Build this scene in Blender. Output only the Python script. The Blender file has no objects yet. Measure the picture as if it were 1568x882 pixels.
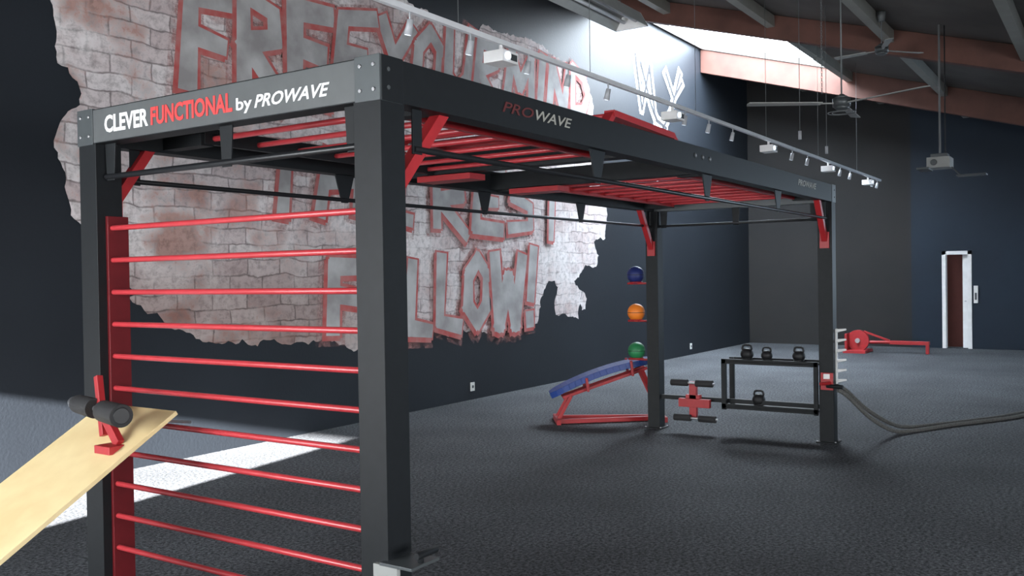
import bpy, bmesh, math, random
from mathutils import Vector, Matrix, noise
random.seed(7)
scn=bpy.context.scene
WY=7.492; BX=21.8

# ------------------------------------------------------------ materials
def mat(name,col,rough=.6,metal=0,var=0.0,vscale=8,col2=None,bump=0,bscale=60,emit=None,estr=0,spec=.5):
    m=bpy.data.materials.new(name); m.use_nodes=True
    nt=m.node_tree; b=nt.nodes['Principled BSDF']
    b.inputs['Base Color'].default_value=(*col,1); b.inputs['Roughness'].default_value=rough
    b.inputs['Metallic'].default_value=metal
    b.inputs['Specular IOR Level'].default_value=spec
    tc=nt.nodes.new('ShaderNodeTexCoord')
    if col2 is None:
        col2=tuple(min(1,c*(1-max(var,.08))) for c in col)
    n=nt.nodes.new('ShaderNodeTexNoise'); n.inputs['Scale'].default_value=vscale; n.inputs['Detail'].default_value=5
    r=nt.nodes.new('ShaderNodeValToRGB'); r.color_ramp.elements[0].position=.35; r.color_ramp.elements[1].position=.65
    r.color_ramp.elements[0].color=(*col2,1); r.color_ramp.elements[1].color=(*col,1)
    nt.links.new(tc.outputs['Object'],n.inputs['Vector']); nt.links.new(n.outputs['Fac'],r.inputs['Fac'])
    nt.links.new(r.outputs['Color'],b.inputs['Base Color'])
    if bump:
        n2=nt.nodes.new('ShaderNodeTexNoise'); n2.inputs['Scale'].default_value=bscale; n2.inputs['Detail'].default_value=3
        bp=nt.nodes.new('ShaderNodeBump'); bp.inputs['Strength'].default_value=bump; bp.inputs['Distance'].default_value=.01
        nt.links.new(tc.outputs['Object'],n2.inputs['Vector']); nt.links.new(n2.outputs['Fac'],bp.inputs['Height'])
        nt.links.new(bp.outputs['Normal'],b.inputs['Normal'])
    if emit:
        b.inputs['Emission Color'].default_value=(*emit,1); b.inputs['Emission Strength'].default_value=estr
    return m
M={}
M['black']=mat('powder_coat_black',(.010,.012,.014),.50,0,.15,20,bump=.04,bscale=300,spec=.22)
M['beamface']=mat('satin_beam_face',(.095,.102,.105),.4,0,.1,12)  # lighter grey copy of the black beam; glare painted into the colour
M['blackbar']=mat('black_bar',(.012,.013,.015),.35,0,spec=.35)
M['red']=mat('red_powder_coat',(.36,.020,.025),.40,0,.12,15,spec=.4)
M['darkred']=mat('dark_red_side_plate',(.14,.008,.012),.5,0,.12,15,spec=.3)  # rig red darkened so the shade on the side plates is in the colour
M['redrung']=mat('red_rung_paint',(.52,.045,.055),.3,0,.1,15)
M['white']=mat('white_lacquer',(.8,.8,.8),.5)
M['whitevinyl']=mat('white_vinyl_lettering',(.88,.9,.9),.5)
M['redvinyl']=mat('red_vinyl_lettering',(.70,.05,.05),.5)
M['darkredvinyl']=mat('dark_red_vinyl_lettering',(.09,.015,.015),.5)
M['greyvinyl']=mat('grey_vinyl_lettering',(.30,.30,.27),.5)
M['steel']=mat('brushed_steel',(.5,.5,.52),.3,.9)
M['greyplate']=mat('grey_bracket',(.075,.085,.09),.42,.3)
M['foam']=mat('black_foam',(.02,.02,.022),.75,bump=.2,bscale=200)
M['wood']=mat('birch_plywood',(.84,.68,.38),.45,0,0,6,col2=(.76,.59,.31))
M['blue']=mat('blue_vinyl_pad',(.012,.045,.22),.4)
M['ballblue']=mat('ball_blue_rubber',(.01,.02,.12),.5)
M['ballorange']=mat('ball_orange_rubber',(.85,.22,.02),.5)
M['ballgreen']=mat('ball_green_rubber',(.02,.20,.07),.5)
M['iron']=mat('cast_iron',(.015,.016,.018),.5,.3,bump=.2,bscale=150)
M['rope']=mat('rope_fibre',(.14,.14,.135),.9,0,.4,60,bump=.5,bscale=120)
M['rafter']=mat('red_brown_timber',(.125,.052,.038),.7,0,.3,3)
M['purlin']=mat('pale_timber',(.26,.26,.235),.6,0,.1,4)
M['roof']=mat('roof_boards',(.11,.10,.09),.8,0,.3,1.2)
M['cable']=mat('cable_grey',(.12,.13,.135),.5)
M['trackw']=mat('track_white_metal',(.75,.77,.8),.4)
M['spot']=mat('lamp_head',(.45,.47,.5),.4)
M['fan']=mat('fan_grey',(.30,.31,.30),.5)
M['glass']=mat('lens_glow',(.8,.85,1),.2,emit=(.8,.9,1),estr=1.2)
M['sky']=mat('skylight_glass',(.9,.95,1),.3,emit=(.80,.90,1),estr=34)
M['socket']=mat('socket_plastic',(.75,.75,.72),.5)
M['curtain']=mat('brown_red_panel',(.16,.045,.035),.7)
M['outline']=mat('graffiti_red',(.46,.075,.07),.8,0,0,7,col2=(.47,.18,.17))
M['fill']=mat('graffiti_grey_fill',(.50,.50,.50),.85,0,0,2.6,col2=(.30,.285,.285))
M['figfill']=mat('graffiti_white_fill',(.62,.66,.70),.85,0,.3,2)
M['figdark']=mat('graffiti_black_line',(.02,.02,.025),.9)

def spraymat():
    m=bpy.data.materials.new('graffiti_overspray'); m.use_nodes=True; nt=m.node_tree; b=nt.nodes['Principled BSDF']
    b.inputs['Base Color'].default_value=(.54,.27,.26,1); b.inputs['Roughness'].default_value=.9
    tc=nt.nodes.new('ShaderNodeTexCoord'); n=nt.nodes.new('ShaderNodeTexNoise'); n.inputs['Scale'].default_value=9; n.inputs['Detail'].default_value=9; n.inputs['Roughness'].default_value=.8
    r=nt.nodes.new('ShaderNodeValToRGB'); r.color_ramp.elements[0].position=.44; r.color_ramp.elements[0].color=(0,0,0,1); r.color_ramp.elements[1].position=.66; r.color_ramp.elements[1].color=(.6,.6,.6,1)
    nt.links.new(tc.outputs['Object'],n.inputs['Vector']); nt.links.new(n.outputs['Fac'],r.inputs['Fac']); nt.links.new(r.outputs['Color'],b.inputs['Alpha'])
    return m
M['spray']=spraymat()
def wallmat(name,c1,c2,rough=.75):
    return mat(name,c1,rough,0,0,.7,col2=c2,bump=.12,bscale=40,spec=.3)
M['wallnavy']=wallmat('wall_paint_anthracite_blue',(.014,.018,.024),(.011,.014,.019),.55)
M['wallback']=wallmat('wall_paint_navy',(.010,.021,.037),(.008,.016,.029),.6)
M['wallbrown']=wallmat('wall_paint_dark_umber',(.022,.021,.021),(.017,.017,.018),.7)

def carpet():
    m=bpy.data.materials.new('carpet_dark_grey'); m.use_nodes=True; nt=m.node_tree; b=nt.nodes['Principled BSDF']
    b.inputs['Roughness'].default_value=.85; b.inputs['Specular IOR Level'].default_value=.3
    tc=nt.nodes.new('ShaderNodeTexCoord')
    n=nt.nodes.new('ShaderNodeTexNoise'); n.inputs['Scale'].default_value=42; n.inputs['Detail'].default_value=5; n.inputs['Roughness'].default_value=.8
    r=nt.nodes.new('ShaderNodeValToRGB'); r.color_ramp.elements[0].position=.42; r.color_ramp.elements[1].position=.62
    r.color_ramp.elements[0].color=(.014,.016,.019,1); r.color_ramp.elements[1].color=(.145,.155,.172,1)
    n2=nt.nodes.new('ShaderNodeTexNoise'); n2.inputs['Scale'].default_value=.9; n2.inputs['Detail'].default_value=4
    r2=nt.nodes.new('ShaderNodeValToRGB'); r2.color_ramp.elements[0].position=.3; r2.color_ramp.elements[1].position=.7
    r2.color_ramp.elements[0].color=(.70,.70,.70,1); r2.color_ramp.elements[1].color=(1.15,1.15,1.15,1)
    mx=nt.nodes.new('ShaderNodeMix'); mx.data_type='RGBA'; mx.blend_type='MULTIPLY'; mx.inputs['Factor'].default_value=1
    bp=nt.nodes.new('ShaderNodeBump'); bp.inputs['Strength'].default_value=.5; bp.inputs['Distance'].default_value=.008
    L=nt.links.new
    L(tc.outputs['Object'],n.inputs['Vector']);L(tc.outputs['Object'],n2.inputs['Vector'])
    L(n.outputs['Fac'],r.inputs['Fac']);L(n2.outputs['Fac'],r2.inputs['Fac'])
    L(r.outputs['Color'],mx.inputs['A']);L(r2.outputs['Color'],mx.inputs['B']);L(mx.outputs['Result'],b.inputs['Base Color'])
    L(n.outputs['Fac'],bp.inputs['Height']);L(bp.outputs['Normal'],b.inputs['Normal'])
    return m
M['carpet']=carpet()

def brickmat():
    m=bpy.data.materials.new('printed_old_brick_mural'); m.use_nodes=True; nt=m.node_tree; b=nt.nodes['Principled BSDF']
    b.inputs['Roughness'].default_value=.8; L=nt.links.new; N=nt.nodes.new
    tc=N('ShaderNodeTexCoord'); sep=N('ShaderNodeSeparateXYZ'); com=N('ShaderNodeCombineXYZ')
    L(tc.outputs['Object'],sep.inputs[0])
    nw=N('ShaderNodeTexNoise'); nw.inputs['Scale'].default_value=2.5; nw.inputs['Detail'].default_value=6
    L(tc.outputs['Object'],nw.inputs['Vector'])
    w=N('ShaderNodeMath'); w.operation='MULTIPLY_ADD'; w.inputs[1].default_value=.14; L(nw.outputs['Fac'],w.inputs[0]); L(sep.outputs['Z'],w.inputs[2])
    w2=N('ShaderNodeMath'); w2.operation='MULTIPLY_ADD'; w2.inputs[1].default_value=.12; L(nw.outputs['Fac'],w2.inputs[0]); L(sep.outputs['X'],w2.inputs[2])
    L(w2.outputs[0],com.inputs['X']); L(w.outputs[0],com.inputs['Y'])
    br=N('ShaderNodeTexBrick'); br.inputs['Scale'].default_value=1; br.inputs['Brick Width'].default_value=.43; br.inputs['Row Height'].default_value=.165
    br.inputs['Mortar Size'].default_value=.013; br.inputs['Mortar Smooth'].default_value=.8; br.inputs['Bias'].default_value=-.1
    br.inputs['Color1'].default_value=(.70,.65,.65,1); br.inputs['Color2'].default_value=(.48,.385,.385,1); br.inputs['Mortar'].default_value=(.27,.23,.23,1)
    L(com.outputs[0],br.inputs['Vector'])
    n1=N('ShaderNodeTexNoise'); n1.inputs['Scale'].default_value=.9; n1.inputs['Detail'].default_value=9; n1.inputs['Roughness'].default_value=.68
    L(tc.outputs['Object'],n1.inputs['Vector'])
    r1=N('ShaderNodeValToRGB'); r1.color_ramp.elements[0].position=.48; r1.color_ramp.elements[1].position=.60
    L(n1.outputs['Fac'],r1.inputs['Fac'])
    mf=N('ShaderNodeMath'); mf.operation='MULTIPLY'; mf.inputs[1].default_value=.8; L(r1.outputs['Color'],mf.inputs[0])
    m1=N('ShaderNodeMix'); m1.data_type='RGBA'; m1.inputs['B'].default_value=(.76,.73,.73,1)
    L(mf.outputs[0],m1.inputs['Factor']); L(br.outputs['Color'],m1.inputs['A'])
    n3=N('ShaderNodeTexNoise'); n3.inputs['Scale'].default_value=1.5; n3.inputs['Detail'].default_value=7; n3.inputs['Roughness'].default_value=.7
    L(com.outputs[0],n3.inputs['Vector'])
    r3=N('ShaderNodeValToRGB'); r3.color_ramp.elements[0].position=.50; r3.color_ramp.elements[1].position=.60
    L(n3.outputs['Fac'],r3.inputs['Fac'])
    mr=N('ShaderNodeMapRange'); mr.inputs['From Min'].default_value=5.5; mr.inputs['From Max'].default_value=8; mr.inputs['To Min'].default_value=.8; mr.inputs['To Max'].default_value=.2
    L(sep.outputs['X'],mr.inputs['Value'])
    mm=N('ShaderNodeMath'); mm.operation='MULTIPLY'; L(r3.outputs['Color'],mm.inputs[0]); L(mr.outputs[0],mm.inputs[1])
    m2=N('ShaderNodeMix'); m2.data_type='RGBA'; m2.inputs['B'].default_value=(.36,.17,.13,1)
    L(mm.outputs[0],m2.inputs['Factor']); L(m1.outputs['Result'],m2.inputs['A'])
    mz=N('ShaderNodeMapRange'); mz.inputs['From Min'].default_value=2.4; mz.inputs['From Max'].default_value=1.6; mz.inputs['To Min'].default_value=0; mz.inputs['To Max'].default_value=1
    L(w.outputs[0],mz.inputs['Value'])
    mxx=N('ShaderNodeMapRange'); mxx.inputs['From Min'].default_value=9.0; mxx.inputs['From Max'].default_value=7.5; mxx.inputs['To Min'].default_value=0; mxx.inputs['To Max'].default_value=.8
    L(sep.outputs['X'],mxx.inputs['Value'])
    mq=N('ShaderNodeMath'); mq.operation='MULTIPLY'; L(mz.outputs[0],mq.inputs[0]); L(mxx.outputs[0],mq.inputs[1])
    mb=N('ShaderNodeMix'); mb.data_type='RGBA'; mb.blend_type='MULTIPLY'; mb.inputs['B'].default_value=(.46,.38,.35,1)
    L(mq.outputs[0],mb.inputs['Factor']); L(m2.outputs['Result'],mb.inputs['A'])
    n4=N('ShaderNodeTexNoise'); n4.inputs['Scale'].default_value=12; n4.inputs['Detail'].default_value=8; n4.inputs['Roughness'].default_value=.75
    L(com.outputs[0],n4.inputs['Vector'])
    r4=N('ShaderNodeValToRGB'); r4.color_ramp.elements[0].position=.36; r4.color_ramp.elements[0].color=(.45,.43,.43,1); r4.color_ramp.elements[1].position=.54; r4.color_ramp.elements[1].color=(1.08,1.08,1.08,1)
    L(n4.outputs['Fac'],r4.inputs['Fac'])
    m3=N('ShaderNodeMix'); m3.data_type='RGBA'; m3.blend_type='MULTIPLY'; m3.inputs['Factor'].default_value=.7
    L(mb.outputs['Result'],m3.inputs['A']); L(r4.outputs['Color'],m3.inputs['B'])
    L(m3.outputs['Result'],b.inputs['Base Color'])
    return m
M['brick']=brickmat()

# ------------------------------------------------------------ mesh builder
class B:
    def __init__(s,name):
        s.name=name; s.bm=bmesh.new(); s.mats=[]
    def mi(s,m):
        if m not in s.mats: s.mats.append(m)
        return s.mats.index(m)
    def face(s,vs,m,smooth=False):
        try:
            f=s.bm.faces.new(vs); f.material_index=s.mi(m); f.smooth=smooth; return f
        except ValueError: return None
    def hexa(s,pts,m):
        v=[s.bm.verts.new(p) for p in pts]
        for q in ((0,3,2,1),(4,5,6,7),(0,1,5,4),(1,2,6,5),(2,3,7,6),(3,0,4,7)): s.face([v[i] for i in q],m)
    def box(s,a,b,m,rot=None):
        x0,y0,z0=[min(a[i],b[i]) for i in range(3)]; x1,y1,z1=[max(a[i],b[i]) for i in range(3)]
        pts=[Vector(p) for p in ((x0,y0,z0),(x1,y0,z0),(x1,y1,z0),(x0,y1,z0),(x0,y0,z1),(x1,y0,z1),(x1,y1,z1),(x0,y1,z1))]
        if rot is not None:
            c=Vector(((x0+x1)/2,(y0+y1)/2,(z0+z1)/2)); pts=[rot@(p-c)+c for p in pts]
        s.hexa(pts,m)
    def beam(s,p0,p1,w,h,m,up=Vector((0,0,1))):
        p0=Vector(p0);p1=Vector(p1); d=(p1-p0).normalized(); r=d.cross(up)
        if r.length<1e-4: r=d.cross(Vector((1,0,0)))
        r.normalize(); u=r.cross(d).normalized(); r=r*w/2;u=u*h/2
        s.hexa([p0-r-u,p0+r-u,p1+r-u,p1-r-u,p0-r+u,p0+r+u,p1+r+u,p1-r+u],m)
    def cyl(s,p0,p1,r,m,seg=16,r2=None,cap=True):
        p0=Vector(p0);p1=Vector(p1); r2=r if r2 is None else r2
        d=(p1-p0).normalized(); a=d.orthogonal().normalized(); b=d.cross(a)
        A=[];Bv=[]
        for i in range(seg):
            t=2*math.pi*i/seg; o=a*math.cos(t)+b*math.sin(t)
            A.append(s.bm.verts.new(p0+o*r));Bv.append(s.bm.verts.new(p1+o*r2))
        for i in range(seg):
            j=(i+1)%seg; s.face([A[i],A[j],Bv[j],Bv[i]],m,True)
        if cap: s.face(A[::-1],m); s.face(Bv,m)
    def tube(s,pts,r,m,seg=10,closed=False):
        pts=[Vector(p) for p in pts]; n=len(pts); rings=[]; prev=None
        for i,p in enumerate(pts):
            if closed: t=(pts[(i+1)%n]-pts[i-1])
            else: t=pts[min(i+1,n-1)]-pts[max(i-1,0)]
            t.normalize()
            a=t.orthogonal().normalized() if prev is None else (prev-t*prev.dot(t)).normalized()
            prev=a; b=t.cross(a)
            rings.append([s.bm.verts.new(p+(a*math.cos(2*math.pi*k/seg)+b*math.sin(2*math.pi*k/seg))*r) for k in range(seg)])
        for i in range(n if closed else n-1):
            A=rings[i];C=rings[(i+1)%n]
            for k in range(seg): s.face([A[k],A[(k+1)%seg],C[(k+1)%seg],C[k]],m,True)
        if not closed: s.face(rings[0][::-1],m); s.face(rings[-1],m)
    def sphere(s,c,r,m,sc=(1,1,1),u=24,v=14):
        c=Vector(c); rows=[]
        top=s.bm.verts.new(c+Vector((0,0,r*sc[2]))); bot=s.bm.verts.new(c-Vector((0,0,r*sc[2])))
        for i in range(1,v):
            ph=math.pi*i/v
            rows.append([s.bm.verts.new(c+Vector((r*sc[0]*math.sin(ph)*math.cos(2*math.pi*j/u),r*sc[1]*math.sin(ph)*math.sin(2*math.pi*j/u),r*sc[2]*math.cos(ph)))) for j in range(u)])
        for j in range(u):
            k=(j+1)%u
            s.face([top,rows[0][j],rows[0][k]],m,True); s.face([bot,rows[-1][k],rows[-1][j]],m,True)
            for i in range(len(rows)-1): s.face([rows[i][j],rows[i+1][j],rows[i+1][k],rows[i][k]],m,True)
    def plate(s,poly,nrm,th,m):
        n=Vector(nrm).normalized()*th/2
        a=[s.bm.verts.new(Vector(p)-n) for p in poly]; b=[s.bm.verts.new(Vector(p)+n) for p in poly]
        s.face(a[::-1],m); s.face(b,m)
        for i in range(len(poly)):
            j=(i+1)%len(poly); s.face([a[i],a[j],b[j],b[i]],m)
    def text(s,txt,org,xd,yd,width,height,m,shear=0,offset=0,depth=.0015):
        cu=bpy.data.curves.new('t','FONT'); cu.body=txt; cu.shear=shear; cu.offset=offset; cu.extrude=.01; cu.resolution_u=3
        ob=bpy.data.objects.new('t',cu); scn.collection.objects.link(ob)
        bpy.context.view_layer.update()
        me=bpy.data.meshes.new_from_object(ob.evaluated_get(bpy.context.evaluated_depsgraph_get()))
        xs=[v.co.x for v in me.vertices]; ys=[v.co.y for v in me.vertices]
        x0,x1,y0,y1=min(xs),max(xs),min(ys),max(ys)
        xd=Vector(xd);yd=Vector(yd);n=xd.cross(yd); o=Vector(org); mi=s.mi(m)
        vs=[s.bm.verts.new(o+xd*((v.co.x-x0)/(x1-x0)*width)+yd*((v.co.y-y0)/(y1-y0)*height)+n*(depth if v.co.z>0 else 0)) for v in me.vertices]
        for p in me.polygons:
            try:
                f=s.bm.faces.new([vs[i] for i in p.vertices]); f.material_index=mi
            except ValueError: pass
        bpy.data.objects.remove(ob); bpy.data.curves.remove(cu); bpy.data.meshes.remove(me)
    def done(s,parent=None,bevel=0,normals=True):
        if normals: bmesh.ops.recalc_face_normals(s.bm,faces=s.bm.faces)
        me=bpy.data.meshes.new(s.name); s.bm.to_mesh(me); s.bm.free()
        for m in s.mats: me.materials.append(M[m])
        ob=bpy.data.objects.new(s.name,me); scn.collection.objects.link(ob)
        if parent: ob.parent=parent
        if bevel:
            md=ob.modifiers.new('bevel','BEVEL'); md.width=bevel; md.segments=2; md.limit_method='ANGLE'; md.angle_limit=math.radians(50)
        return ob

# ------------------------------------------------------------ room
def roofz(y): return 6.50+.29*(y-7.4)
T=.15
b=B('floor'); b.box((-3,-6,-T),(BX,WY,0),'carpet'); b.done()
b=B('wall_left'); b.box((-3,WY,0),(BX,WY+T,roofz(WY)+.1),'wallnavy'); b.done()
DY0,DY1,DZ=2.62,3.20,2.10
b=B('wall_far')
def wallpiece(y0,y1,z0,z1a,z1b,m,x0=BX,x1=BX+T):
    b.hexa([Vector(p) for p in ((x0,y0,z0),(x1,y0,z0),(x1,y1,z0),(x0,y1,z0),(x0,y0,z1a),(x1,y0,z1a),(x1,y1,z1b),(x0,y1,z1b))],m)
wallpiece(-6,DY0,0,roofz(-6),roofz(DY0),'wallback')
wallpiece(DY0,DY1,DZ,roofz(DY0),roofz(DY1),'wallback')
wallpiece(DY1,3.82,0,roofz(DY1),roofz(3.82),'wallback')
wallpiece(3.82,WY,0,roofz(3.82),roofz(WY),'wallbrown')
b.done()
b=B('wall_near')
wallpiece(-6,5.25,0,roofz(-6),roofz(5.25),'wallnavy',-3-T,-3)
wallpiece(5.25,7.3,2.56,roofz(5.25),roofz(7.3),'wallnavy',-3-T,-3)
wallpiece(7.3,WY,0,roofz(7.3),roofz(WY),'wallnavy',-3-T,-3)
b.done()
b=B('wall_right'); b.box((-3,-6-T,0),(BX,-6,roofz(-6)),'wallnavy'); b.done()
SX0,SX1,SY0,SY1=14.2,18.79,4.5,7.42
b=B('ceiling')
def roofpiece(x0,x1,y0,y1):
    b.hexa([Vector((x,y,roofz(y)+dz)) for dz in (0,.12) for x,y in ((x0,y0),(x1,y0),(x1,y1),(x0,y1))],'roof')
roofpiece(-3.1,SX0,-6.1,WY+.1); roofpiece(SX1,BX+.1,-6.1,WY+.1); roofpiece(SX0,SX1,-6.1,SY0); roofpiece(SX0,SX1,SY1,WY+.1)
b.done()
b=B('window_1')
b.hexa([Vector((x,y,roofz(y)+dz)) for dz in (.14,.17) for x,y in ((SX0-.1,SY0-.1),(SX1+.1,SY0-.1),(SX1+.1,SY1+.1),(SX0-.1,SY1+.1))],'sky')
b.done()
for i,x in enumerate((18.9,14.0,9.1,4.2,-.7)):
    b=B('ceiling_rafter'); y0,y1=-5.99,WY-.01
    dp=-.5 if i==0 else -.36
    b.hexa([Vector((xx,y,roofz(y)+dz)) for dz in (dp,-.004) for xx,y in ((x-.08,y0),(x+.08,y0),(x+.08,y1),(x-.08,y1))],'rafter'); b.done(bevel=.006)
for y in (6.1,4.4,2.7,1.0,-.7,-2.4):
    b=B('ceiling_purlin')
    segs=((-2.99,BX-.01),) if y!=6.1 else ((-2.99,SX0-.05),(SX1+.05,BX-.01))
    for a,c in segs: b.box((a,y-.06,roofz(y)-.20),(c,y+.06,roofz(y)-.03),'purlin')
    b.done()
b=B('door_1')
fw=.075
for y in (DY0-.0,DY1-fw): b.box((BX-.03,y,0),(BX+.17,y+fw,DZ),'white')
b.box((BX-.03,DY0,DZ-fw),(BX+.17,DY1,DZ),'white')
b.box((BX+.10,DY0+fw,.01),(BX+.14,DY0+.19,DZ-fw),'white')
b.box((BX+.5,DY0-.6,0),(BX+.55,DY1+.8,2.4),'curtain')
b.cyl((BX-.04,DY0+.13,1.02),(BX+.09,DY0+.13,1.02),.012,'steel')
b.done()
b=B('corridor_floor'); b.box((BX+.151,1.8,-.05),(BX+2,4.4,.0),'carpet'); b.done()
b=B('wall_corridor'); b.box((BX+2,1.8,0),(BX+2.1,4.4,2.6),'white'); b.done()
b=B('wall_intercom'); b.box((BX-.05,2.5,.98),(BX-.001,2.58,1.35),'socket'); b.box((BX-.055,2.52,1.05),(BX-.05,2.56,1.2),'greyplate'); b.done(bevel=.004)
for x in (10.3,18.1):
    b=B('wall_socket'); b.box((x-.045,WY-.015,.12),(x+.045,WY-.001,.24),'socket'); b.cyl((x,WY-.018,.18),(x,WY-.014,.18),.022,'greyplate'); b.done(bevel=.003)

# ------------------------------------------------------------ mural
OUT=[(4.36,4.30),(4.36,4.09),(4.43,3.83),(4.41,3.57),(4.48,3.53),(4.58,3.38),(4.60,3.24),(4.45,3.15),(4.41,2.99),(4.38,2.85),(4.42,2.72),(4.45,2.44),(4.53,2.25),(4.75,2.20),(5.03,2.01),(5.0,1.75),(5.02,1.53),(5.15,1.47),(5.32,1.40),(5.48,1.27),(5.68,1.19),(5.90,1.06),(6.10,1.06),(6.31,1.09),(6.52,.99),(6.74,1.07),(7.02,1.0),(7.31,1.03),(7.67,.95),(7.99,.83),(8.39,.88),(9.01,.96),(9.41,.98),(9.83,.92),(9.98,1.03),(10.28,.97),(10.91,.84),(11.43,.95),(12.02,.97),(12.1,1.32),(12.4,1.57),(12.58,1.62),(12.72,1.51),(12.55,1.31),(12.6,1.10),(13.3,.98),(13.4,1.39),(13.2,1.61),(13.6,1.83),(14.0,1.88),(14.1,2.05),(13.9,2.27),(14.3,2.34),(14.4,2.74),(14.3,3.19),(13.8,3.38),(14.0,4.18),(13.9,4.72),(13.7,5.02),(13.1,5.14),(12.3,5.29),(11.4,5.30),(10.7,5.27),(10.4,5.01),(10.2,5.18),(9.9,4.99),(9.4,5.17),(8.9,5.22),(8.0,5.35),(7.0,5.3),(6.0,5.4),(5.2,5.2),(4.7,5.0),(4.45,4.6)]
def rough(pts,amp=.05,step=.04):
    o=[]
    for i,p in enumerate(pts):
        q=pts[(i+1)%len(pts)]; d=Vector((q[0]-p[0],q[1]-p[1])); n=max(1,int(d.length/step)); pr=Vector((-d.y,d.x)).normalized()
        for k in range(n):
            t=k/n; x=p[0]+d.x*t;y=p[1]+d.y*t
            w=noise.noise(Vector((x*3.1,y*3.1,1)))*amp*1.6+noise.noise(Vector((x*11,y*11,4)))*amp*.8+noise.noise(Vector((x*30,y*30,9)))*amp*.4
            o.append((x+pr.x*w,y+pr.y*w))
    return o
from mathutils.geometry import tessellate_polygon
b=B('brick_mural')
def flat(poly,y,m):
    vs=[b.bm.verts.new((x,y,z)) for x,z in poly]
    for t in tessellate_polygon([[Vector((x,z,0)) for x,z in poly]]):
        b.face([vs[i] for i in t],m)
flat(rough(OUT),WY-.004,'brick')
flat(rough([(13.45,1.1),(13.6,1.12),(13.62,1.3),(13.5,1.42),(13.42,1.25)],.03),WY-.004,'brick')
G={'F':([[(0,0),(.04,1)],[(.04,.98),(.66,1.04)],[(.02,.55),(.5,.52)]],.62),
'R':([[(0,0),(0,1),(.50,.92),(.52,.62),(.03,.46),(.66,-.08)]],.64),
'E':([[(.64,1.02),(0,.95),(.02,.03),(.66,-.03)],[(.02,.52),(.5,.5)]],.64),
'Y':([[(-.02,1.04),(.30,.52),(.66,1.04)],[(.30,.52),(.26,-.04)]],.62),
'O':([[(.3,1),(.03,.72),(.03,.25),(.32,0),(.6,.28),(.6,.75),(.3,1),(.1,.8)]],.62),
'U':([[(-.02,1.03),(.02,.2),(.3,0),(.58,.2),(.64,1.03)]],.62),
'M':([[(-.03,-.03),(.06,1),(.38,.4),(.7,1),(.8,-.03)]],.8),
'I':([[(.05,-.02),(.08,1.02)]],.16),
'N':([[(0,-.03),(.03,1),(.55,.02),(.62,1.04)]],.62),
'D':([[(0,0),(.02,1),(.45,.85),(.6,.5),(.42,.12),(0,0),(.01,.3)]],.62),
'A':([[(-.03,-.03),(.3,1),(.66,-.03)],[(.12,.38),(.5,.38)]],.62),
'T':([[(-.04,.96),(.66,1.03)],[(.32,1),(.28,-.04)]],.62),
'H':([[(0,-.03),(.03,1.03)],[(.58,1.03),(.6,-.03)],[(.02,.5),(.58,.5)]],.62),
'S':([[(.6,.98),(.1,.92),(.05,.6),(.52,.45),(.55,.08),(-.02,0)]],.6),
'W':([[(-.03,1.04),(.14,0),(.42,.72),(.68,0),(.88,1.06)]],.88),
'L':([[(.05,1.03),(0,.03),(.54,-.03)]],.54),
'!':([[(.17,1.08),(.08,.34)],[(.05,.04),(.06,-.06)]],.24)}
def stroke(pl,w,y,m,X,wv):
    """flat brush stroke; every facet gets its own tiny paint thickness so none is coplanar"""
    e=0.0
    for i in range(len(pl)-1):
        a=Vector(X(*pl[i]));c=Vector(X(*pl[i+1])); d=(c-a)
        if d.length<1e-5: continue
        d.normalize(); n=Vector((-d.y,d.x)); wa=w*wv[i%len(wv)];wc=w*wv[(i+1)%len(wv)]
        a2=a-d*wa*.35; c2=c+d*wc*.35; e+=.00012
        b.face([b.bm.verts.new((q.x,y-e,q.y)) for q in (a2-n*wa/2,c2-n*wc/2,c2+n*wc/2,a2+n*wa/2)],m)
    for i in range(1,len(pl)-1):
        a=Vector(X(*pl[i])); wa=w*wv[i%len(wv)]*.5; e+=.00012
        b.face([b.bm.verts.new((a.x+wa*math.cos(k*math.pi/5+.3),y-e,a.y+wa*math.sin(k*math.pi/5+.3))) for k in range(10)],m)
def word(txt,x0,x1,zb,zt,sw=.2,sl=.1,ol=.075,gap=.22):
    wid=[ (G[c][1]+gap if c!=' ' else .3) for c in txt]; tot=sum(wid); x=x0; sc=(x1-x0)/tot; lev=0
    for c,wd in zip(txt,wid):
        if c!=' ':
            h0=zb(x);h1=zt(x); H=h1-h0; j=random.uniform(-.07,.07); rt=random.uniform(-.1,.1)
            X=lambda u,v:(x+(u+.1)*sc+v*sl*H+rt*(v-.5)*H, h0+(v+j)*H+rt*(u-.3)*sc)
            X2=lambda u,v:(X(u,v)[0]-.03,X(u,v)[1]-.035)
            wv=[random.uniform(.8,1.25) for _ in range(5)]
            s=min(sw*H,sw*sc*1.15); y=WY-.008-lev*.004
            for q,pl in enumerate(G[c][0]): stroke(pl,s+ol+.14,WY-.0048-lev*.0002-q*.0001,'spray',X2,wv)
            for q,pl in enumerate(G[c][0]): stroke(pl,s+ol*.8,y+.0002-q*.0004,'outline',X2,wv)
            for q,pl in enumerate(G[c][0]): stroke(pl,s+ol,y-.0011-q*.0004,'outline',X,wv)
            for q,pl in enumerate(G[c][0]): stroke(pl,s,y-.0026-q*.0006,'fill',X,wv)
            lev+=1
        x+=wd*sc
def lerp(pts):
    def f(x):
        for p0,p1 in zip(pts,pts[1:]):
            if x<=p1[0] or p1 is pts[-1]:
                return p0[1]+(p1[1]-p0[1])*min(1,max(0,(x-p0[0])/(p1[0]-p0[0])))
    return f
word('FREE',5.6,8.35,lerp([(5.6,3.62),(10,4.25)]),lerp([(5.6,4.5),(8.3,4.95),(10,5.1)]),.23,ol=.07)
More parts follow.
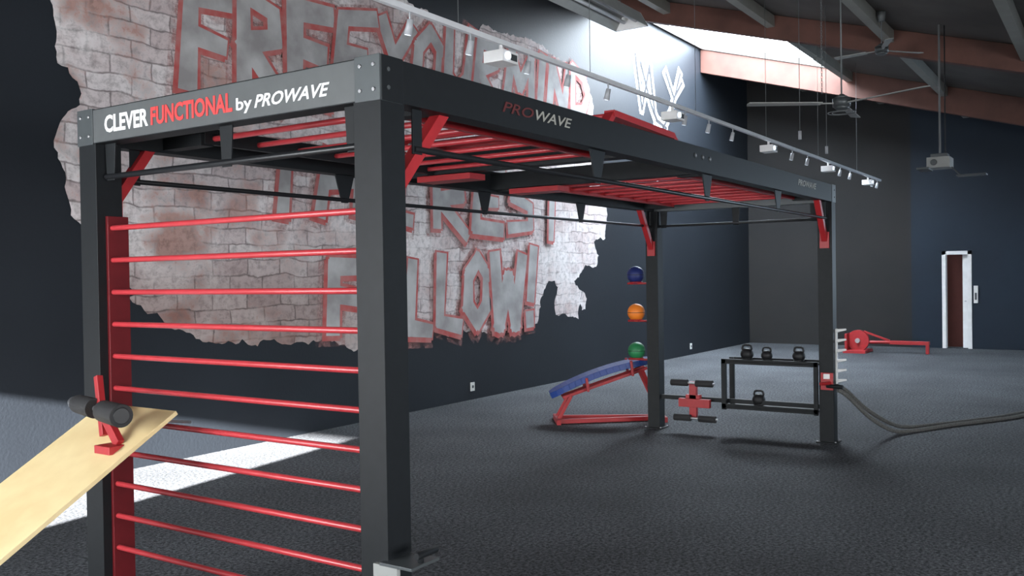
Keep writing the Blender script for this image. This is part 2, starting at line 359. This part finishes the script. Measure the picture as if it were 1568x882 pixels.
word('YOUR',8.4,11.1,lerp([(5.6,3.62),(10,4.25),(14,4.35)]),lerp([(5.6,4.5),(10,5.05),(14,5.1)]),.23,ol=.07)
word('MIND',11.2,13.8,lerp([(10,4.25),(14,4.4)]),lerp([(10,5.05),(14,5.1)]),.23,ol=.07)
word('THE REST',6.5,12.9,lerp([(6,2.5),(9,2.4),(13,2.35)]),lerp([(6,3.1),(13,3.15)]),.24,.1,.065,.26)
word('FOLLOW!',7.5,12.0,lerp([(7.5,1.12),(12,1.0)]),lerp([(7.5,1.85),(12,1.98)]),.25,ol=.07,gap=.24)
b.done(normals=False)
b=B('wall_graffiti_tag')
def fig(pl,w,y,m): stroke(pl,w,y,m,lambda u,v:(15.6+u*2.2,3.6+v*2.2),[1,.8,1.15,.9])
for q,pl in enumerate(([(0,1),(.12,.55),(.28,.95),(.38,.55)],[(.1,.95),(.3,.62),(.42,.5)],[(.95,1),(.72,.6),(.55,.45)],[(.62,.95),(.8,.75),(.98,.92)],[(.4,.5),(.62,.45)])):
    fig(pl,.26,WY-.004-q*.002,'figfill'); fig(pl,.06,WY-.018-q*.002,'figdark')
fig([(.1,.12),(.2,.02),(.3,.1),(.42,0),(.5,.12)],.2,WY-.004,'figfill')
b.done(normals=False)

# ------------------------------------------------------------ rig
X0,Y0,LL,WW,H=2.667,2.351,6.757,2.004,2.556
X1=X0+LL; Y1=Y0+WW; P=.14; BH=.169
b=B('functional_training_rig')
for x in (X0,X1-P):
    for y in (Y0,Y1-P):
        b.box((x,y,.012),(x+P,y+P,H-BH+.001),'black')
        b.box((x-.03,y-.03,0),(x+P+.03,y+P+.03,.012),'black')
        for dx in (-.018,P+.018):
            for dy in (-.018,P+.018): b.cyl((x+dx,y+dy,.012),(x+dx,y+dy,.022),.009,'steel',8)
bt=.10
b.box((X0,Y0,H-BH),(X1,Y0+bt,H),'black'); b.box((X0,Y1-bt,H-BH),(X1,Y1,H),'black')
b.box((X0,Y0+bt,H-BH),(X0+bt,Y1-bt,H),'black'); b.box((X1-bt,Y0+bt,H-BH),(X1,Y1-bt,H),'black')
b.box((X0-.001,Y0+.12,H-BH+.004),(X0+.002,Y1-.12,H-.004),'beamface')  # thin overlay carrying the painted glare on the front beam
b.box((5.0,Y0+bt,H-BH+.02),(5.1,Y1-bt,H-.02),'black'); b.box((6.15,Y0+bt,H-BH+.02),(6.25,Y1-bt,H-.02),'black')
for y in (Y0-.003,Y1-.13+.003):
    b.box((X0-.006,y,H-BH-.004),(X0+.13,y+.13,H+.004),'greyplate')
    for yy in (y+.03,y+.10):
        for zz in (H-.035,H-.13): b.cyl((X0-.012,yy,zz),(X0-.004,yy,zz),.008,'steel',8)
for x,z in ((X0+.04,H-.05),(X0+.04,H-.12),(X1-.05,H-.05),(X1-.05,H-.12)):
    b.cyl((x,Y0-.010,z),(x,Y0+.01,z),.009,'greyplate',8)
b.box((X0+.005,Y0-.005,H-BH-.003),(X0+.131,Y0+.0,H+.0035),'black')
b.box((X1-.13,Y0-.004,H-BH-.003),(X1+.003,Y1+.004,H+.003),'greyplate')
for x in (5.80,5.93,6.06):
    b.cyl((x,Y0-.006,2.487),(x,Y0+.01,2.487),.017,'greyplate',12); b.cyl((x,Y0-.009,2.487),(x,Y0-.004,2.487),.009,'steel',8)
for x in (4.9,5.05,5.2): b.cyl((x,Y1-bt-.008,2.47),(x,Y1-bt+.01,2.47),.015,'white',10)
b.box((X0+.045,Y1-P-.02,.10),(X0+P+.02,Y1-P,2.03),'darkred'); b.box((X0+.045,Y0+P,.10),(X0+P,Y0+P+.012,2.03),'darkred')
for k in range(12):
    z=1.971-.16*k
    b.cyl((X0+.07,Y0+P+.01,z),(X0+.07,Y1-P-.012,z),.0135,'redrung',14)
def brace(x,dx,y,z0=2.02,n=.36,h=.10):
    b.beam((x,y,z0-.02),(x+dx*n,y,H-BH+.03),.05,.055,'red',Vector((0,1,0)))
    b.box((x-.004 if dx>0 else x-.02,y-.045,z0-h),(x+.02 if dx>0 else x+.004,y+.045,z0+.06),'red')
brace(X0+P,1,Y0+.07,2.06,.34); brace(X0+P,1,Y1-.07,2.13,.22); brace(X1-P,-1,Y0+.07,2.03,.28); brace(X1-P,-1,Y1-.07,2.0,.3)
zb=2.225
def hanger(c,ax,top=.15):
    x,y=c; zt=H-BH+.03
    if ax=='x': poly=[(x-top/2,y,zt),(x+top/2,y,zt),(x+.03,y,zb-.02),(x-.03,y,zb-.02)]; n=(0,1,0)
    else: poly=[(x,y-top/2,zt),(x,y+top/2,zt),(x,y+.03,zb-.02),(x,y-.03,zb-.02)]; n=(1,0,0)
    b.plate(poly,n,.008,'black')
yr=Y0+.045; yl=Y1-.06; xf=X0+.05
b.cyl((X0+.25,yr,zb),(X1-.05,yr,zb),.0135,'blackbar'); b.cyl((X0+.25,yl,zb),(X1-.05,yl,zb),.0135,'blackbar')
b.cyl((xf,Y0+.14,zb),(xf,Y1-.14-.01,zb),.0145,'blackbar')
for x in (4.5,6.12,7.72): hanger((x,yr),'x',.2); hanger((x,yl),'x',.2)
for x in (X1-.2,X0+.27):
    hanger((x,yr),'x',.06); hanger((x,yl),'x',.06)
for y in (Y1-P-.05,3.30,Y0+P+.05): hanger((xf,y),'y',.09)
b.cyl((X1-.07,Y0+.14,zb),(X1-.07,Y1-.14,zb),.0135,'blackbar')
for y in (Y1-P-.05,3.35,Y0+P+.05): hanger((X1-.07,y),'y',.09)
zm=2.44
for xa,xb in ((3.1,5.0),(6.25,9.1)):
    for y in (2.66,3.95): b.box((xa,y-.018,zm-.03),(xb,y+.018,zm+.03),'black' if xa<4 and y>3 else 'red')
    n=int((xb-xa)/.29)
    for i in range(n+1):
        x=xa+.06+(xb-xa-.12)*i/n; b.cyl((x,2.66,zm),(x,3.95,zm),.015,'redrung',12)
    for x in (xa+.02,xb-.02):
        b.box((x-.04,Y0+bt,zm-.04),(x+.04,2.67,zm+.02),'black'); b.box((x-.04,3.94,zm-.04),(x+.04,Y1-bt,zm+.02),'black')
for x in (5.05,6.2):
    b.box((x-.09,3.6,H-BH-.03),(x+.09,4.05,H-BH+.01),'red')
for y in (2.55,4.15):
    b.beam((4.85,y,H-.0),(4.97,y,2.67),.04,.06,'red',Vector((0,1,0)))
    b.beam((4.95,y,2.67),(5.85,y,2.64),.04,.07,'red',Vector((0,1,0)))
    b.beam((5.85,y,2.64),(5.97,y,H),.04,.06,'red',Vector((0,1,0)))
for i in range(5): b.cyl((5.0+.2*i,2.55,2.665-.006*i),(5.0+.2*i,4.15,2.665-.006*i),.017,'redrung',12)
for y in (2.55,4.15):
    for x in (4.85,5.97): b.box((x-.05,y-.06,H),(x+.05,y+.06,H+.012),'red')
b.box((X1-P-.02,Y0+.0,.53),(X1-P,Y0+.12,.70),'red'); b.box((X1-P-.03,Y0+.03,.64),(X1-P-.02,Y0+.09,.69),'white')
b.cyl((X1-P-.02,Y0+.03,.60),(X1-P-.13,Y0+.09,.60),.018,'red'); b.cyl((X1-P-.02,Y0+.06,.57),(X1-P-.05,Y0-.1,.57),.02,'black')
b.box((X1-.06,Y0-.012,.58),(X1-.01,Y0,1.13),'white')
for k in range(6):
    z=.61+k*.1
    b.cyl((X1-.035,Y0-.01,z),(X1-.035,Y0-.10,z+.015),.018,'white',10,.009)
b.box((X0-.03,Y0-.14,.60),(X0+.14,Y0+.02,.612),'greyplate'); b.cyl((X0+.05,Y0-.12,.612),(X0+.05,Y0-.12,.655),.012,'black'); b.cyl((X0+.0,Y0-.14,.65),(X0+.12,Y0-.14,.65),.014,'black')
b.box((X0-.02,Y0-.06,.55),(X0+.0,Y0+.06,.60),'fan')
b.box((X1-.10,2.4,.33),(X1-.05,Y1-P,.375),'black')
for z in (1.60,1.18,.75):
    b.cyl((X1-.07,Y1,z),(X1-.07,Y1+.26,z),.012,'red'); 
    b.tube([(X1-.07+.07*math.cos(t*math.pi/8),Y1+.16+.07*math.sin(t*math.pi/8),z+.012) for t in range(16)],.007,'red',8,True)
rig=b.done(bevel=.003)
b=B('beam_lettering')
mX,pZ=(0,-1,0),(0,0,1); xt=X0-.0025
b.text('CLEVER',(xt,4.13,2.43),mX,pZ,.345,.085,'whitevinyl',0,.03)
b.text('FUNCTIONAL',(xt,3.765,2.43),mX,pZ,.57,.085,'redvinyl',0,.03)
b.text('by',(xt,3.17,2.415),mX,pZ,.10,.07,'whitevinyl',0,.015)
b.text('PROWAVE',(xt,3.055,2.43),mX,pZ,.44,.055,'whitevinyl',.3,.02)
b.text('PRO',(3.50,Y0-.0015,2.455),(1,0,0),pZ,.27,.05,'darkredvinyl',.3,.01)
b.text('WAVE',(3.79,Y0-.0015,2.455),(1,0,0),pZ,.35,.05,'greyvinyl',.3,.01)
b.text('PROWAVE',(8.15,Y0-.0015,2.465),(1,0,0),pZ,.58,.055,'greyvinyl',.3,.01)
b.done(parent=rig,normals=False)
for n,z,m in (('blue',1.695,'ballblue'),('orange',1.275,'ballorange'),('green',.845,'ballgreen')):
    b=B('medicine_ball'); c=(X1-.07,Y1+.16,z); b.sphere(c,.098,m)
    b.tube([(c[0]+.0985*math.cos(t*math.pi/16),c[1]+.0985*math.sin(t*math.pi/16),z) for t in range(32)],.003,'black',6,True)
    b.done()

# ------------------------------------------------------------ wooden board w/ rollers hooked on ladder
b=B('incline_sit_up_board')
ya,yb=3.56,4.12
top=Vector((2.62,0,1.115)); bot=Vector((.75,0,.02)); d=(bot-top).normalized(); n=Vector((d.z,0,-d.x)).normalized()
if n.z<0: n=-n
def bp(s,y,h): q=top+d*s+n*h; return (q.x,y,q.z)
Lb=(bot-top).length
b.hexa([Vector(bp(*q)) for q in ((0,ya,-.02),(Lb,ya,-.02),(Lb,yb,-.02),(0,yb,-.02),(0,ya,.0),(Lb,ya,.0),(Lb,yb,.0),(0,yb,.0))],'wood')
for y in (ya+.08,yb-.08): b.beam((2.58,y,1.07),(2.75,y,1.04),.03,.012,'steel')
RL=Vector((2.48,4.10,1.13)); RR=Vector((2.36,3.58,1.125)); ra=(RR-RL).normalized(); RLn=(RR-RL).length
b.cyl(RL,RL+ra*.22,.043,'foam',24,.046); b.cyl(RR-ra*.21,RR,.048,'foam',24,.051); b.cyl(RR-ra*.002,RR+ra*.003,.036,'blackbar',20)
b.cyl(RL-ra*.08,RR-ra*.01,.014,'steel'); b.cyl(RL-ra*.07,RL-ra*.0,.028,'steel')
b.beam((2.43,3.82,1.01),(2.47,3.92,1.27),.03,.03,'red',Vector((1,0,0)))
b.beam((2.40,3.66,.99),(2.42,3.80,1.11),.045,.03,'red',Vector((1,0,0)))
b.box((2.33,3.63,.955),(2.43,3.74,.99),'red')
b.done(bevel=.003)

# ------------------------------------------------------------ adjustable bench (blue pad, red frame)
b=B('sit_up_bench')
A=Vector((9.2,5.42,.33)); Z=Vector((9.75,4.66,.64))
ax=(Z-A).normalized(); side=Vector((-ax.y,ax.x,0)).normalized(); up=ax.cross(side)
if up.z<0: up=-up
L_=(Z-A).length; n=28
def padpt(t,w): return A+ax*t+side*w
def arch(t): return .06*(1-((t-L_/2)/(L_/2+.12))**2)
ts=[-.12+(L_+.24)*i/16 for i in range(17)]
def hw(t):
    q=min(t+.12,L_+.12-t); return .10+.07*min(1,(q/.12))**.5
for i in range(16):
    t0,t1=ts[i],ts[i+1]
    b.hexa([padpt(t0,-hw(t0))+up*(arch(t0)-.01),padpt(t1,-hw(t1))+up*(arch(t1)-.01),padpt(t1,hw(t1))+up*(arch(t1)-.01),padpt(t0,hw(t0))+up*(arch(t0)-.01),
            padpt(t0,-hw(t0))+up*(arch(t0)+.06),padpt(t1,-hw(t1))+up*(arch(t1)+.06),padpt(t1,hw(t1))+up*(arch(t1)+.06),padpt(t0,hw(t0))+up*(arch(t0)+.06)],'blue')
for w in (-.09,.09): b.beam(padpt(.0,w)-up*.04,padpt(L_+.05,w)-up*.04,.035,.035,'red')
foot=lambda p,z=.0:Vector((p.x,p.y,z))
f0=foot(A-ax*.05); f1=foot(Z+ax*.25)
b.beam(f0+side*.16+Vector((0,0,.03)),f1+side*.05+Vector((0,0,.03)),.05,.05,'red'); b.beam(f0-side*.16+Vector((0,0,.03)),f1-side*.05+Vector((0,0,.03)),.05,.05,'red')
b.beam(f0+side*.25+Vector((0,0,.03)),f0-side*.25+Vector((0,0,.03)),.05,.06,'red'); b.beam(f1+side*.22+Vector((0,0,.03)),f1-side*.22+Vector((0,0,.03)),.06,.06,'red')
for w in (-.1,.1):
    b.beam(f0+side*w+Vector((0,0,.03)),padpt(.1,w)-up*.05,.04,.04,'red')
    b.beam(f1+side*w*.5+Vector((0,0,.03)),padpt(L_-.02,w)-up*.05,.045,.045,'red')
    b.beam(padpt(L_*.3,w*1.75)-up*.06,padpt(L_*.3,w*1.75)+Vector((0,0,.10)),.03,.03,'red')
    b.beam(padpt(L_*.85,w*1.75)-up*.06,padpt(L_*.85,w*1.75)+Vector((0,0,.12)),.03,.03,'red')
m_=(f1+padpt(L_,0))/2
b.beam(m_-side*.14,m_-side*.14+Vector((0,.03,.16)),.05,.04,'white')
b.done(bevel=.004)

# ------------------------------------------------------------ roller attachment on stringer
b=B('leg_roller_attachment')
xr=X1-.16; yc=3.82
b.box((xr-.0,yc-.04,.16),(xr+.05,yc+.04,.54),'red'); b.box((xr-.03,yc-.20,.27),(xr+.02,yc+.15,.36),'red'); b.box((xr+.0,yc-.08,.3),(xr+.06,yc+.08,.4),'red')
for z,c in ((.53,yc),(.155,yc-.03)):
    b.cyl((xr-.03,c-.26,z),(xr-.03,c+.24,z),.012,'steel')
    for s0,s1 in ((-.24,-.05),(.04,.23)): b.cyl((xr-.03,c+s0,z),(xr-.03,c+s1,z),.036,'foam',20)
b.done(bevel=.003)

# ------------------------------------------------------------ kettlebell rack
b=B('kettlebell_rack')
xa,xb=X1-.18,X1+.10; y0,y1=Y0+P+.005,3.49
for zt in (.79,.32):
    b.box((xa,y0,zt-.02),(xb,y1,zt-.008),'black')
    for x in (xa,xb-.03): b.box((x,y0,zt-.04),(x+.03,y1,zt+.012),'black')
for x in (xa,xb-.04): b.box((x,y1-.05,.27),(x+.04,y1,.80),'black'); b.box((x,y0,.27),(x+.04,y0+.04,.80),'black')
b.done(bevel=.003)
def kettle(x,y,z,s):
    b=B('kettlebell'); r=.09*s
    b.cyl((x,y,z),(x,y,z+.03*s),r*.62,'iron',20,r*.85); b.sphere((x,y,z+.085*s),r,'iron',(1,1,.92))
    pts=[(x,y-.052*s,z+.12*s),(x,y-.066*s,z+.165*s),(x,y-.055*s,z+.198*s),(x,y-.03*s,z+.21*s),(x,y+.03*s,z+.21*s),(x,y+.055*s,z+.198*s),(x,y+.066*s,z+.165*s),(x,y+.052*s,z+.12*s)]
    b.tube(pts,.015*s,'iron',10); b.done()
for y,s in ((3.26,.76),(3.05,.66),(2.72,.72)): kettle(X1-.03,y,.783,s)
kettle(X1-.06,3.13,.313,.76)

# ------------------------------------------------------------ ropes
def smooth(pts,n=10):
    pts=[Vector(p) for p in pts]; P_=[pts[0]]+pts+[pts[-1]]; o=[]
    for i in range(1,len(P_)-2):
        for k in range(n):
            t=k/n; p0,p1,p2,p3=P_[i-1:i+3]
            o.append(.5*((2*p1)+(p2-p0)*t+(2*p0-5*p1+4*p2-p3)*t*t+(3*p1-p0-3*p2+p3)*t**3))
    o.append(pts[-1]); return o
b=B('battle_rope')
b.tube(smooth([(X1-.1,Y0-.02,.57),(X1+.0,Y0-.08,.52),(9.75,2.15,.3),(10.1,2.0,.12),(10.45,1.88,.035),(10.9,1.62,.022),(11.6,1.2,.022),(12.4,.85,.022),(13.6,.2,.022),(15,-.8,.022)]),.021,'rope',10)
b.tube(smooth([(X1-.1,Y0-.03,.53),(X1+.0,Y0-.10,.46),(9.7,2.1,.22),(10.0,1.95,.06),(10.3,1.8,.024),(10.9,1.5,.022),(11.6,1.08,.022),(12.3,.75,.022),(13.4,0,.022),(14.6,-1,.022)]),.021,'rope',10)
b.done()

# ------------------------------------------------------------ far red machine
b=B('weight_sled')
b.box((19.7,4.35,.0),(20.4,4.80,.06),'red'); b.box((19.75,4.73,.06),(20.35,4.77,.40),'red')
b.cyl((19.95,4.55,.25),(20.05,4.55,.25),.22,'red',28); b.cyl((19.9,4.55,.25),(19.95,4.55,.25),.05,'steel')
b.cyl((20.0,4.5,.22),(20.15,3.45,.22),.035,'red'); b.box((20.05,3.2,.18),(20.2,3.95,.25),'red'); b.beam((20.1,3.95,.25),(20.05,4.45,.44),.06,.04,'red')
b.box((20.05,3.2,0),(20.15,3.26,.19),'red')
b.done(bevel=.004)

# ------------------------------------------------------------ lighting track
TY,TZ=4.0,3.52
b=B('lighting_track')
b.box((4.0,TY-.018,TZ-.02),(19.6,TY+.018,TZ+.02),'trackw')
for x in (5.4,7.4,9.9,12.4,15,17.6): b.cyl((x,TY,TZ+.02),(x,TY,roofz(TY)-.001),.003,'cable',6)
def spotlamp(x):
    z=TZ
    b.cyl((x,TY,z-.02),(x,TY,z-.08),.007,'spot',8); b.cyl((x,TY-.005,z-.07),(x,TY+.02,z-.17),.022,'spot',14,.028)
    b.cyl((x,TY+.02,z-.168),(x,TY+.021,z-.172),.022,'glass',12)
for x in (4.85,5.55,6.35,7.0,7.75,9.6,10.3,11.1,13.6,14.4,16.4,17.1,18.9,19.3): spotlamp(x)
b.done()
for x in (5.95,9.25,12.5,15.6,18.5):
    b=B('projector'); s=.9
    b.cyl((x,TY,TZ-.022),(x,TY,TZ-.08),.015,'white',10)
    b.box((x-.12*s,TY-.10*s,TZ-.17),(x+.12*s,TY+.10*s,TZ-.08),'white'); b.cyl((x-.05,TY-.10*s-.02,TZ-.125),(x-.05,TY-.10*s,TZ-.125),.03,'glass',16)
    b.box((x+.0,TY-.10*s-.004,TZ-.15),(x+.10*s,TY-.10*s,TZ-.10),'greyplate')
    b.done(bevel=.008)
# ------------------------------------------------------------ fluorescent fixture
b=B('fluorescent_light_fixture')
fx0,fx1,fy,fz=7.9,10.3,4.98,4.82
b.plate([(fx0,fy-.22,fz-.10),(fx0,fy+.22,fz-.10),(fx0,fy+.12,fz+.08),(fx0,fy-.12,fz+.08)],(1,0,0),.02,'fan')
b.plate([(fx1,fy-.22,fz-.10),(fx1,fy+.22,fz-.10),(fx1,fy+.12,fz+.08),(fx1,fy-.12,fz+.08)],(1,0,0),.02,'white')
b.hexa([Vector(p) for p in ((fx0,fy-.12,fz+.06),(fx1,fy-.12,fz+.06),(fx1,fy+.12,fz+.06),(fx0,fy+.12,fz+.06),(fx0,fy-.12,fz+.08),(fx1,fy-.12,fz+.08),(fx1,fy+.12,fz+.08),(fx0,fy+.12,fz+.08))],'fan')
for sgn in (-1,1):
    b.hexa([Vector(p) for p in ((fx0,fy+sgn*.22,fz-.10),(fx1,fy+sgn*.22,fz-.10),(fx1,fy+sgn*.21,fz-.10),(fx0,fy+sgn*.21,fz-.10),(fx0,fy+sgn*.12,fz+.08),(fx1,fy+sgn*.12,fz+.08),(fx1,fy+sgn*.11,fz+.08),(fx0,fy+sgn*.11,fz+.08))],'fan')
    b.cyl((fx0+.05,fy+sgn*.08,fz-.02),(fx1-.05,fy+sgn*.08,fz-.02),.022,'trackw')
for x in (fx0+.3,fx1-.3): b.cyl((x,fy,fz+.08),(x,fy,roofz(fy)-.001),.004,'cable',6)
b.done()
# ------------------------------------------------------------ ceiling fans
def fan(x,y,z,r,rot,nb=3,basket=False):
    b=B('ceiling_fan')
    b.cyl((x,y,z+.05),(x,y,roofz(y)-.03),.008,'cable',10); b.cyl((x,y,roofz(y)-.14),(x,y,roofz(y)-.02),.04,'cable',16,.06)
    b.cyl((x,y,z-.05),(x,y,z+.03),.085,'greyplate',24); b.cyl((x,y,z+.03),(x,y,z+.07),.08,'greyplate',24,.02); b.cyl((x,y,z-.08),(x,y,z-.05),.05,'greyplate',24,.08)
    for k in range(nb):
        a=rot+k*2*math.pi/nb; d=Vector((math.cos(a),math.sin(a),0)); s=Vector((-d.y,d.x,.14)); c=Vector((x,y,z-.02))
        b.beam(c+d*.08,c+d*.24,.03,.01,'fan')
        b.plate([tuple(c+d*q+s*w) for q,w in ((.2,-.035),(r,-.05),(r+.012,0),(r,.05),(.2,.04))],Vector((0,0,1)),.008,'fan')
    if basket: 
        for q in (.09,.13): b.tube([(x+q*math.cos(t*.3927),y+q*math.sin(t*.3927),z-.11) for t in range(16)],.004,'cable',6,True)
    b.done()
fan(9.3,2.25,3.36,.92,math.radians(125),3,True)
fan(12.75,2.57,4.60,.62,math.radians(-40),3)
b=B('hanging_chain')
for i in range(80):
    z=3.48+i*.025
    if z>roofz(2.45)-.02: break
    b.tube([(9.35+(.008*math.cos(t*1.047) if i%2 else 0),2.45+(0 if i%2 else .008*math.cos(t*1.047)),z+.017*math.sin(t*1.047)) for t in range(6)],.0025,'cable',5,True)
b.done()
b=B('ceiling_projector')
x,y,z=13.2,1.95,3.1
b.cyl((x,y,z+.1),(x,y,roofz(y)),.014,'cable',10); b.cyl((x+.03,y-.06,z+.1),(x+.03,y-.06,roofz(y)),.008,'black',8)
b.box((x-.16,y-.14,z-.07),(x+.16,y+.14,z+.07),'fan'); b.cyl((x-.18,y+.05,z),(x-.16,y+.05,z),.04,'greyplate',18)
b.box((x-.1,y-.1,z+.07),(x+.1,y+.1,z+.12),'greyplate'); b.box((x-.25,y+.1,z-.09),(x+.1,y+.25,z-.06),'greyplate'); b.box((x-.1,y-.55,z-.19),(x+.1,y-.2,z-.17),'greyplate'); b.cyl((x,y-.25,z-.18),(x,y-.1,z-.02),.01,'greyplate')
b.done(bevel=.006)
for (x,y) in ((11.2,3.2),(12.8,3.3)):
    b=B('hanging_wire'); b.cyl((x,y,3.35),(x,y,roofz(y)),.004,'cable',6); b.cyl((x,y,3.3),(x,y,3.4),.02,'spot',10); b.done()

# ------------------------------------------------------------ lights
def area(name,loc,tgt,sx,sy,p,col):
    l=bpy.data.lights.new(name,'AREA'); l.shape='RECTANGLE'; l.size=sx; l.size_y=sy; l.energy=p; l.color=col
    o=bpy.data.objects.new(name,l); o.location=loc; o.rotation_euler=(Vector(tgt)-Vector(loc)).to_track_quat('-Z','Y').to_euler(); scn.collection.objects.link(o)
s=bpy.data.lights.new('sun','SUN'); s.energy=170; s.angle=math.radians(.6); s.color=(1,.98,.95)
o=bpy.data.objects.new('sun',s); o.rotation_euler=Vector((1,.15,-.25)).to_track_quat('-Z','Y').to_euler(); scn.collection.objects.link(o)
area('doorway_daylight',(-2.7,5.2,1.6),(3,4.4,1.0),3.2,2.6,520,(.95,.98,1))
area('window_daylight_right',(3,-5.6,1.5),(9,7.4,3.2),7,1.6,800,(.97,.98,1))  # added fill lamp for mural and right-hand rig faces; wall has no window
area('window_daylight_far',(21.6,-2.9,1.9),(14,1,.8),4.5,1.8,480,(.66,.83,1))
area('window_daylight_near',(-2.6,-1.5,2.3),(9,6,2.2),3.5,1.6,300,(.93,.97,1))  # added fill from high behind the camera; no opening in the wall here
w=bpy.data.worlds.new('world'); scn.world=w; w.use_nodes=True
w.node_tree.nodes['Background'].inputs[0].default_value=(.65,.8,1,1); w.node_tree.nodes['Background'].inputs[1].default_value=1.2

# ------------------------------------------------------------ camera
f,pi_,ro,ya=1406.858,-0.0127,-0.0152,0.5837
F=Vector((math.cos(ya)*math.cos(pi_),math.sin(ya)*math.cos(pi_),math.sin(pi_)))
R=Vector((math.sin(ya),-math.cos(ya),0)); U=R.cross(F)
R2=R*math.cos(ro)+U*math.sin(ro); U2=U*math.cos(ro)-R*math.sin(ro)
cd=bpy.data.cameras.new('camera'); cd.sensor_width=36; cd.lens=36*f/1568
co=bpy.data.objects.new('camera',cd); scn.collection.objects.link(co)
co.matrix_world=Matrix(((R2.x,U2.x,-F.x,0),(R2.y,U2.y,-F.y,0),(R2.z,U2.z,-F.z,1.7),(0,0,0,1)))
scn.camera=co
scn.view_settings.view_transform='Standard'
